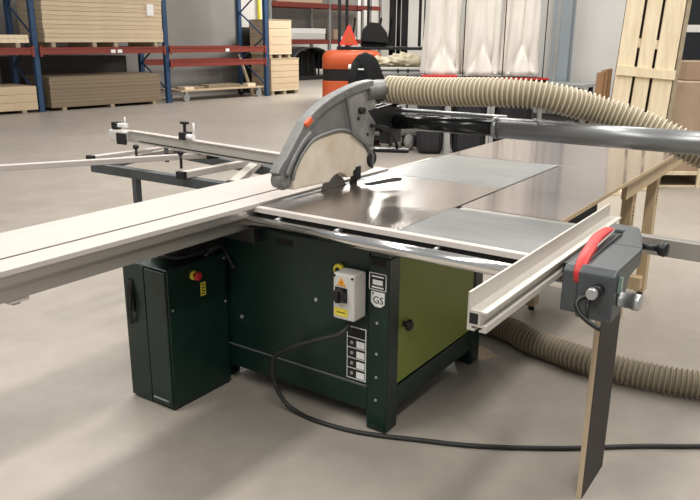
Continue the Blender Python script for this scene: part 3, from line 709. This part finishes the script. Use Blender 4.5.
# ------------------------------------------------------------------ crosscut outrigger
def crosscut():
    t = thing('crosscut_table', 'grey tubular crosscut outrigger frame with aluminium bars beside the sliding table', 'crosscut frame', x=-3.19, y=.43)
    dk = 'headm'
    MB().bar((-3.585, .44, .793), (-2.36, .46, .793), .05, .052).build('near_tube', dk, t, .004)
    MB().bar((-3.80, 1.10, .793), (-2.36, .90, .793), .05, .052).build('far_tube', dk, t, .004)
    MB().bar((-3.56, .45, .793), (-3.73, 1.09, .793), .05, .05).build('end_tube', dk, t, .004)
    MB().box(-2.36, -2.325, .25, .95, .77, .866).build('mounting_rail', dk, t, .003)
    MB().bar((-3.61, .45, .838), (-3.56, .96, .838), .045, .032).build('support_bar', 'alu', t, .003)
    MB().bar((-3.44, .46, .836), (-3.49, .95, .836), .03, .028).build('support_bar', 'aluside', t, .003)
    MB().bar((-2.805, .40, .838), (-2.79, .94, .838), .045, .035).build('support_bar', 'alu', t, .003)
    MB().bar((-2.425, .37, .838), (-2.74, .90, .838), .05, .035).build('support_bar', 'aluwarm', t, .003)
    for x, y in ((-3.61, .44), (-2.805, .39), (-2.42, .36), (-3.555, .97), (-2.79, .95), (-2.75, .91)): MB().box(x - .027, x + .027, y - .012, y + .014, .819, .857).build('end_cap', 'black', t)
    # mitre bar
    m = MB(); m.bar((-4.35, -1.50, .870), (-3.03, .79, .870), .040, .030); mb = m.build('mitre_bar', 'alu', t, .003)
    MB().bar((-3.03, .79, .869), (-2.99, .86, .869), .05, .036).build('end_cap', 'black', mb)
    for x in (-3.225,):
        MB().box(x - .018, x + .018, .425, .462, .60, .768).build('leg_sleeve', dk, t, .003)
        MB().cyl((x, .447, .03), (x, .447, .60), .014).build('leg_rod', 'galv', t)
        MB().lathe([(.04, 0), (.04, .015), (.015, .03)], (x, .447, 0), 2, 20).build('leg_foot', 'black', t)
    for x, y in ((-3.40, .60), (-3.03, .60)): 
        b = MB(); b.cyl((x, y, .82), (x, y, .905), .008, n=10); b.lathe([(.012, .895), (.017, .90), (.017, .915), (.01, .92)], (x, y, 0), 2, 16); b.build('clamp_screw', 'black', t)
    # crosscut fence
    p0, p1 = Vector((-3.70, .805, 0)), Vector((-2.02, .615, 0)); d = (p1 - p0).normalized()
    f = MB(); f.bar(p0 + Vector((0, .015, .919)), p1 + Vector((0, .015, .919)), .030, .066); fe = f.build('crosscut_fence', 'aluwarm', t, .002)
    MB().bar(p0 + Vector((0, .012, .955)), p1 + Vector((0, .012, .955)), .046, .006).build('fence_top', 'alu', fe)
    MB().bar(p0 + d * .1 + Vector((0, -.001, .90)), p1 + Vector((0, -.001, .90)), .004, .006).build('fence_groove', 'dark', fe)
    for s in (.35, 1.55): MB().cyl(p0 + d * s + Vector((0, .02, .80)), p0 + d * s + Vector((0, .02, .886)), .014).build('fence_post', dk, t)
    # flip stops
    def stop(s, kind):
        c = p0 + d * s
        b = MB(); b.box(c.x - .022, c.x + .022, c.y - .035, c.y + .03, .957, 1.0); r = b.build('flip_stop', 'black', fe, .003)
        k = MB(); k.cyl((c.x - .005, c.y, .99), (c.x - .005, c.y, 1.045), .009, n=12); k.box(c.x - .030, c.x + .022, c.y - .012, c.y + .012, 1.043, 1.058); k.build('stop_handle', 'black', r, .003)
        w = MB(); w.cyl((c.x + .025, c.y - .01, .975), (c.x + .075, c.y - .01, .975), .016); w.cyl((c.x + .068, c.y, .98), (c.x + .068, c.y, 1.055), .005, n=10); w.build('stop_pin', 'white', r)
    stop(.57, 0)
    c = p0
    b = MB(); b.box(c.x - .16, c.x - .005, c.y - .04, c.y + .03, .885, .958); e = b.build('end_housing', 'greyplastic', fe, .012)
    MB().box(c.x - .065, c.x + .02, c.y - .055, c.y - .041, .875, .945).build('scale_block', 'dark', e, .003)
    MB().box(c.x - .135, c.x - .095, c.y - .03, c.y + .02, .96, 1.005).build('stop_block', 'black', e, .003)
    MB().box(c.x - .092, c.x - .02, c.y - .02, c.y + .01, .975, .998).build('stop_arm', 'white', e, .003)
    MB().cyl((c.x - .03, c.y - .005, .997), (c.x - .03, c.y - .005, 1.04), .004, n=8).build('stop_rod', 'white', e)
crosscut()

# ------------------------------------------------------------------ rip fence
def rip():
    t = thing('rip_fence', 'rip fence with white aluminium rail and slate grey clamping head', 'rip fence', x=-.6, y=-.1, z=.757)
    prof = [(-.684, .953), (-.678, .953), (-.678, .909), (-.634, .909), (-.634, .903), (-.650, .903), (-.650, .874), (-.634, .874), (-.634, .857), (-.652, .857), (-.652, .862), (-.644, .864), (-.644, .869),
            (-.672, .869), (-.672, .864), (-.664, .862), (-.664, .857), (-.684, .857)]
    f = MB().prism(prof, 1, -.672, .50).build('fence_rail', 'aluwarm', t)
    MB().box(-.6785, -.656, -.6725, .49, .875, .902).build('rail_hollow', 'blackm', f)
    h = MB()
    h.prism([(-.268, .790), (-.268, .922), (-.245, .936), (.02, .937), (.02, .885), (-.10, .88), (-.17, .79)], 0, -.548, -.450)
    h.build('head_body', 'headm', t, .006)
    h = MB(); h.prism([(-.252, .795), (-.252, .915), (-.230, .926), (.20, .926), (.20, .885), (-.10, .88), (-.16, .795)], 0, -.596, -.5485); h.build('head_side', 'headm', t, .005)
    MB().box(-.632, -.597, -.14, .16, .868, .90).build('rail_clamp', 'dark', t)
    MB().prism([(-.548, .021), (-.4515, .021), (-.484, .165), (-.520, .27), (-.605, .285), (-.605, .202), (-.548, .202)], 2, .892, .9365).build('head_tail', 'headm', t, .005)
    # red curved handle
    pts = spline([(-.548, -.245, .885), (-.550, -.245, .915), (-.554, -.205, .938), (-.562, -.12, .949), (-.573, -.03, .953), (-.578, .06, .951), (-.584, .15, .944)], 5)
    b = MB(); V = []; 
    for i, p in enumerate(pts):
        q = (pts[min(i + 1, len(pts) - 1)] - pts[max(i - 1, 0)]).normalized(); nrm = q.cross(Vector((1, 0, 0))).normalized() * -1
        k = i / (len(pts) - 1); hw = .016; th = .018 + .008 * math.sin(PI * k)
        for sx, sn in ((-1, -1), (1, -1), (1, 1), (-1, 1)): V.append(p + Vector((sx * hw, 0, 0)) + nrm * sn * th * .5)
    Fs = [(4 * i + k, 4 * i + (k + 1) % 4, 4 * i + 4 + (k + 1) % 4, 4 * i + 4 + k) for i in range(len(pts) - 1) for k in range(4)] + [(3, 2, 1, 0), tuple(4 * len(pts) - 4 + k for k in range(4))]
    b.add(V, Fs, True); b.build('red_handle', 'redp', t, .004)
    MB().prism([(-.22, .930), (-.20, .94), (-.05, .946), (.10, .946), (.14, .94), (.14, .930)], 0, -.556, -.538).build('handle_core', 'black', t, .003)
    MB().tube(spline([(-.550, -.22, .94), (-.549, -.17, .952), (-.550, -.05, .957), (-.555, .08, .957), (-.565, .13, .952)], 6), .0035, 8).build('handle_trim', 'chrome', t)
    # front knob and lever
    k = MB(); k.lathe([(.015, -.292), (.017, -.288), (.017, -.268)], (-.490, 0, .880), 1, 28); kn = k.build('clamp_knob', 'black', t)
    k = MB(); k.lathe([(.0145, -.312), (.0155, -.309), (.0155, -.296), (.014, -.292)], (-.497, 0, .878), 1, 28); k.build('knob_face', 'galv', kn, .001)
    l = MB(); l.tube(spline([(-.510, -.275, .862), (-.528, -.29, .856), (-.535, -.303, .842), (-.522, -.312, .822), (-.495, -.316, .803), (-.462, -.314, .788)], 6), .007, 12, radii=None); l.tube(spline([(-.505, -.275, .858), (-.505, -.30, .842), (-.500, -.314, .806)], 4), .005, 10)
    l.build('lever', 'black', t)
    c = MB(); c.lathe([(.022, -.448), (.021, -.446), (.021, -.405), (.0235, -.413), (.0235, -.395), (.021, -.391)], (0, -.205, .845), 0, 32); c.build('metal_dial', 'galv', t)
    g = MB(); g.box(-.4495, -.440, -.235, -.215, .868, .915); g.build('scale_window', 'greenglass', t, .003)
    s = MB(); s.cyl((-.50, .135, .912), (-.425, .135, .912), .010); s.lathe([(.014, -.43), (.021, -.425), (.024, -.41), (.018, -.40)], (0, .135, .912), 0, 20); s.build('side_knob', 'black', t)
rip()
def brd():
    t = thing('support_board', 'upright dark-faced board propping up the rip fence head', 'board', x=-.56, y=.19)
    MB().box(-.578, -.560, .075, .325, 0, .868).build('board_core', 'ply', t)
    MB().box(-.560, -.5585, .0755, .325, 0, .868).build('dark_face', 'darkboard', t)
brd()
tag(MB().box(-.556, -.515, .035, .07, .0, .002).build('masking_tape', 'paper'), 'small white tape strip on the floor at the foot of the dark board', 'tape')

# ------------------------------------------------------------------ guard with overhead arm
def guard():
    t = thing('saw_guard', 'grey curved blade guard with dusty cover on a long overhead arm', 'blade guard', x=-1.9, y=.5, z=.89)
    rim = [(.040, 1.00), (.062, 1.028), (.101, 1.060), (.161, 1.121), (.222, 1.182), (.305, 1.235), (.405, 1.275), (.526, 1.306), (.637, 1.326), (.735, 1.334)]
    V = []; pts = spline([(0, y, z) for y, z in rim], 4)
    n = len(pts)
    for i, p in enumerate(pts):
        q = (pts[min(i + 1, n - 1)] - pts[max(i - 1, 0)]).normalized(); nm = Vector((0, q.z, -q.y))
        for x, dd in ((-1.910, 0), (-1.906, -.004), (-1.864, -.004), (-1.860, 0), (-1.860, .034), (-1.910, .034)): V.append((x, p.y + nm.y * dd, p.z + nm.z * dd))
    Fs = [(6 * i + k, 6 * i + (k + 1) % 6, 6 * i + 6 + (k + 1) % 6, 6 * i + 6 + k) for i in range(n - 1) for k in range(6)] + [(5, 4, 3, 2, 1, 0), tuple(6 * n - 6 + k for k in range(6))]
    b = MB(); b.add(V, Fs, False); b.build('rim', 'guard', t, .004)
    # side plates
    P = [(.06, .955), (.09, 1.01), (.15, 1.075), (.235, 1.155), (.32, 1.212), (.42, 1.252), (.51, 1.27), (.56, 1.115), (.50, 1.128), (.39, 1.124), (.268, 1.11), (.19, 1.035), (.13, .975), (.128, .925), (.08, .925)]
    MB().prism(P, 0, -1.905, -1.872).build('side_plate', 'guard', t, .003)
    MB().prism([(.50, 1.262), (.51, 1.295), (.64, 1.312), (.76, 1.318), (.775, 1.16), (.755, 1.03), (.69, 1.05), (.60, 1.11), (.545, 1.125)], 0, -1.908, -1.868).build('rear_plate', 'guardp', t, .003)
    MB().prism([(.505, 1.29), (.520, 1.29), (.578, 1.12), (.70, 1.045), (.745, .99), (.74, .94), (.725, .94), (.728, .985), (.685, 1.035), (.56, 1.105)], 0, -1.872, -1.855).build('stiffening_rib', 'guard', t, .003)
    MB().tube(spline([(-1.858, .085, .985), (-1.858, .13, 1.045), (-1.858, .19, 1.105), (-1.858, .245, 1.145)], 6), .012, 12).build('cover_strut', 'guard', t)
    # rib under the plate following the window top
    b = MB(); b.tube(spline([(-1.866, .136, .962), (-1.866, .160, 1.012), (-1.866, .212, 1.068), (-1.866, .284, 1.112), (-1.866, .391, 1.129), (-1.866, .49, 1.131), (-1.866, .588, 1.104), (-1.866, .670, 1.050), (-1.866, .724, .984), (-1.866, .742, .925)], 5), .008, 10)
    b.build('window_seal', 'guard', t)
    W = [(.142, .916)] + [(p.y, p.z) for p in spline([(0, .138, .955), (0, .165, 1.008), (0, .215, 1.062), (0, .285, 1.105), (0, .391, 1.122), (0, .49, 1.124), (0, .585, 1.098), (0, .665, 1.045), (0, .718, .980), (0, .735, .918)], 4)] + [(.60, .908)] + [(.465 + .100 * math.cos(a), .838 + .100 * math.sin(a)) for a in [math.radians(45 + 9 * k) for k in range(11)]] + [(.35, .912)]
    MB().prism(W, 0, -1.905, -1.866).build('dust_cover', 'dusty', t, .006)
    MB().prism([(.58, .885), (.58, .935), (.60, .94), (.60, .885)], 0, -1.868, -1.864).build('riving_tab', 'black', t)
    MB().box(-1.868, -1.862, .60, .64, .886, .95).build('riving_tab', 'dark', t)
    b = MB(); b.lathe([(.022, -1.912), (.036, -1.906), (.036, -1.866), (.022, -1.858)], (0, .080, .968), 0, 28); b.build('nose_roller', 'guard', t)
    b = MB(); b.lathe([(.034, -1.905), (.042, -1.90), (.042, -1.866), (.030, -1.856)], (0, .735, .972), 0, 24); b.build('rear_roller', 'dark', t)
    MB().bar((-1.858, .215, 1.176), (-1.858, .255, 1.200), .022, .018, up=(1, 0, 0)).build('orange_clip', 'orange', t, .004)
    for y, z in ((.53, 1.275), (.62, 1.295), (.72, 1.30), (.75, 1.20), (.62, 1.17), (.70, 1.09)): MB().cyl((-1.868, y, z), (-1.862, y, z), .007, n=6).build('bolt', 'dark', t)
    MB().cyl((-1.868, .635, 1.205), (-1.845, .635, 1.205), .016, n=16).build('clamp_screw', 'dark', t)
    # suction outlet
    o = MB(); o.tube(spline([(-1.90, .70, 1.282), (-1.90, .78, 1.285), (-1.895, .85, 1.285), (-1.87, .89, 1.285), (-1.80, .90, 1.285)], 6), .048, 24); o.build('suction_spout', 'guard', t)
    # bracket
    b = MB(); b.prism([(.70, 1.20), (.92, 1.215), (1.0, 1.19), (1.0, 1.09), (.93, 1.06), (.78, 1.13)], 0, -1.935, -1.915); b.prism([(.70, 1.20), (.92, 1.215), (1.0, 1.19), (1.0, 1.09), (.93, 1.06), (.78, 1.13)], 0, -1.885, -1.865); b.box(-1.915, -1.885, .76, .90, 1.09, 1.13)
    b.build('hinge_bracket', 'dark', t, .003)
    b = MB(); b.box(-1.93, -1.87, .90, 1.02, 1.02, 1.20); b.bar((-1.90, .96, 1.03), (-1.90, .96, .98), .05, .05); b.bar((-1.96, .9, .985), (-1.80, .98, .985), .05, .02); b.build('arm_head', 'black', t, .006)
    b = MB(); b.tube(spline([(-1.86, .72, 1.13), (-1.84, .82, 1.11), (-1.84, .90, 1.05), (-1.85, .95, 1.0)], 5), .009, 10); b.build('parallel_link', 'dark', t)
    b = MB(); b.cyl((-1.86, .93, 1.20), (-1.86, .93, 1.235), .011); b.lathe([(.012, 1.225), (.024, 1.23), (.022, 1.25), (.010, 1.262)], (-1.80, .91, 0), 2, 18); b.bar((-1.86, .93, 1.215), (-1.80, .91, 1.23), .02, .014); b.build('adjusting_knob', 'black', t)
    b = MB(); b.cyl((-1.90, .95, 1.128), (-1.31, .95, 1.135), .037, n=32); b.build('inner_tube', 'tube1', t)
    b = MB(); b.cyl((-1.90, 1.01, 1.178), (-1.31, 1.01, 1.178), .011, n=16); b.build('tie_rod', 'galv', t)
    b = MB(); b.cyl((-1.325, .95, 1.138), (.05, .95, 1.140), .0465, n=40); b.build('outer_tube', 'tube2', t)
    MB().cyl((-1.34, .95, 1.138), (-1.318, .95, 1.138), .050, n=40).build('tube_collar', 'tube2', t)
    MB().cyl((-1.14, .925, 1.180), (-1.14, .92, 1.192), .006, n=8).build('grub_screw', 'galv', t)
    # post carrying the arm, outside the view to the right
    MB().cyl((.05, .95, 0), (.05, .95, 1.25), .06, n=32).build('arm_post', 'tube2', t)
    MB().box(-.12, .22, .80, 1.10, 0, .012).build('post_foot', 'tube2', t)
guard()

# ------------------------------------------------------------------ hoses and cable
def corrugated(name, ctrl, r, pitch, m1, m2, label, amp=.006):
    path = resample(spline(ctrl, 30), pitch / 6); rad = []
    for i in range(len(path)):
        ph = (i % 6) / 6; rad.append(r - amp + 2 * amp * max(0, math.cos(2 * PI * ph)) ** .7 if math.cos(2 * PI * ph) > 0 else r - amp)
    b = MB(); b.tube(path, r, 28, True, rad)
    for k in range(len(b.f)):                    # ribs take the paler colour; darker valleys paint the shade between ribs
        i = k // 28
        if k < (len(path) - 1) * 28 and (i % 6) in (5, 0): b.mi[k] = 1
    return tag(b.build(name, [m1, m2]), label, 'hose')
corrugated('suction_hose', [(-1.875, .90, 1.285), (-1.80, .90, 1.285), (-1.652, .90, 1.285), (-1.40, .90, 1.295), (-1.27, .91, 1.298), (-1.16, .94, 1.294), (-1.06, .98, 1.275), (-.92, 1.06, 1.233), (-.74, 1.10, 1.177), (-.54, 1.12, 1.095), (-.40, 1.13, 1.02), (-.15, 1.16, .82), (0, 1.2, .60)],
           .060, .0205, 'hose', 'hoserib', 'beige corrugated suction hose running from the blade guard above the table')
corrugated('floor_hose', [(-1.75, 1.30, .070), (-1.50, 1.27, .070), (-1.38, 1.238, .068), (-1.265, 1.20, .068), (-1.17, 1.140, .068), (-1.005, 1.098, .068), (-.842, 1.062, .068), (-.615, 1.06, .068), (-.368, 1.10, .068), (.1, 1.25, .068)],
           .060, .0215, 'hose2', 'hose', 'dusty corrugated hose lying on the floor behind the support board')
cab = [(-1.490, .005, .470), (-1.490, -.003, .445), (-1.52, -.03, .412), (-1.62, -.05, .37), (-1.74, -.055, .312), (-1.812, -.055, .262), (-1.84, -.05, .19), (-1.83, -.042, .11), (-1.79, -.035, .045), (-1.72, -.03, .012), (-1.601, -.037, .009), (-1.42, -.010, .009), (-1.197, .077, .009), (-.985, .173, .009), (-.725, .338, .009), (-.474, .532, .009), (-.282, .667, .009), (.1, .95, .009)]
tag(MB().tube(spline(cab, 10), .0095, 12).build('power_cable', 'cable'), 'black power cable looping from the isolator box across the floor', 'cable')

# ------------------------------------------------------------------ outfeed table
def outfeed():
    t = thing('outfeed_table', 'large brown laminate outfeed table on beech legs behind the saw', 'table', x=-1.4, y=2)
    b = MB()
    b.box(-1.262, -.845, .474, 1.676, T - .016, T)                       # tongue beside the steel table
    b.box(-1.93, -.845, 1.678, 2.98, T - .016, T)
    b.build('table_top', 'laminate', t, .001)
    MB().box(-.8445, -.842, .474, 2.98, T - .018, T).build('edge_band', 'beech', t)
    MB().box(-1.255, -.865, .5, 1.02, .775, T - .018).build('front_apron', 'blackm', t)
    MB().box(-.885, -.86, 1.50, 2.96, .765, T - .018).build('side_apron', 'beech', t)
    MB().box(-1.92, -1.895, 1.70, 2.96, .765, T - .018).build('side_apron', 'beech', t)
    for x, y in ((-.935, 1.73), (-.945, 2.33), (-1.405, 1.70), (-1.89, 2.52), (-1.86, 1.72)):
        l = MB(); l.box(x, x + .055, y, y + .08, .03, T - .018); lg = l.build('leg', 'beech', t, .003)
        MB().cyl((x + .027, y + .04, 0), (x + .027, y + .04, .03), .018, n=14).build('levelling_foot', 'black', lg)
        if x > -1:
            s = MB()
            for k in range(5): s.box(x + .0552, x + .0560, y + .03, y + .05, .58 + k * .022, .594 + k * .022)
            s.build('stamp', 'ribdark', lg)
    MB().box(-1.0, -.90, 2.26, 2.329, .06, .14).build('foot_block', 'beech', t, .003)
outfeed()

# little sawdust heap by the rear leg
def dust(u, v):
    a = 2 * PI * u; r = .085 * v * (1 + .35 * noise.noise(Vector((math.cos(a) * 2, math.sin(a) * 2, 0))))
    return (-1.40 + r * 1.5 * math.cos(a), .99 + r * math.sin(a), .001 + .018 * (1 - v) ** 1.5 * (1 + .5 * noise.noise(Vector((u * 9, v * 9, 2)))))
o = tag(MB().grid(dust, 28, 8, True, True).build('sawdust', 'board'), 'small heap of pale sawdust on the floor by the rear saw leg', 'sawdust'); o['kind'] = 'stuff'

# ------------------------------------------------------------------ light
w = bpy.data.worlds.new('hall_light'); bpy.context.scene.world = w; w.use_nodes = True
w.node_tree.nodes['Background'].inputs[0].default_value = (.95, .97, 1.0, 1); w.node_tree.nodes['Background'].inputs[1].default_value = .33
def area(name, loc, sx, sy, power, col=(1, .96, .90), deg=0, tilt_=0):
    l = bpy.data.lights.new(name, 'AREA'); l.shape = 'RECTANGLE'; l.size = sx; l.size_y = sy; l.energy = power; l.color = col
    o = bpy.data.objects.new(name, l); COL.objects.link(o); o.location = loc; o.rotation_euler = (math.radians(tilt_), 0, math.radians(deg)); return o
for i, (x, y) in enumerate(((-3.6, 2.2), (.6, 2.2), (-8.5, 3.5), (-8.5, 11), (-3.2, 7.0), (1.2, 7.0), (-13.5, 19), (-8, 20), (-3.6, -3.2), (.6, -3.2))):
    area('ceiling_strip_light', (x, y, 5.2), .5, 4.2, 185)
area('ceiling_strip_light', (-17.5, 26.5, 5.0), .5, 5, 420, deg=60)  # extra light added to brighten the far wall behind the forklift
area('ceiling_strip_light', (-10.6, 14.6, 5.0), .7, 3.0, 520, deg=20)

# ------------------------------------------------------------------ camera
cd = bpy.data.cameras.new('camera'); cam = bpy.data.objects.new('camera', cd); COL.objects.link(cam)
f, yaw, pitch, roll = 727.7, math.radians(34.31), math.radians(16.39), math.radians(.435)
cd.sensor_fit = 'HORIZONTAL'; cd.sensor_width = 36; cd.lens = 36 * f / 700; cd.clip_end = 200; cd.clip_start = .05
fw = Vector((-math.sin(yaw) * math.cos(pitch), math.cos(yaw) * math.cos(pitch), -math.sin(pitch)))
rt = Vector((math.cos(yaw), math.sin(yaw), 0)); up = rt.cross(fw)
rt2 = rt * math.cos(roll) + up * math.sin(roll); up2 = up * math.cos(roll) - rt * math.sin(roll)
M3 = Matrix((rt2, up2, -fw)).transposed()
cam.matrix_world = Matrix.Translation((0, -2.1745, 1.532)) @ M3.to_4x4()
sc = bpy.context.scene; sc.camera = cam
sc.view_settings.view_transform = 'Standard'; sc.view_settings.look = 'None'; sc.view_settings.gamma = 1; sc.view_settings.use_curve_mapping = False
sc.view_settings.exposure = 0
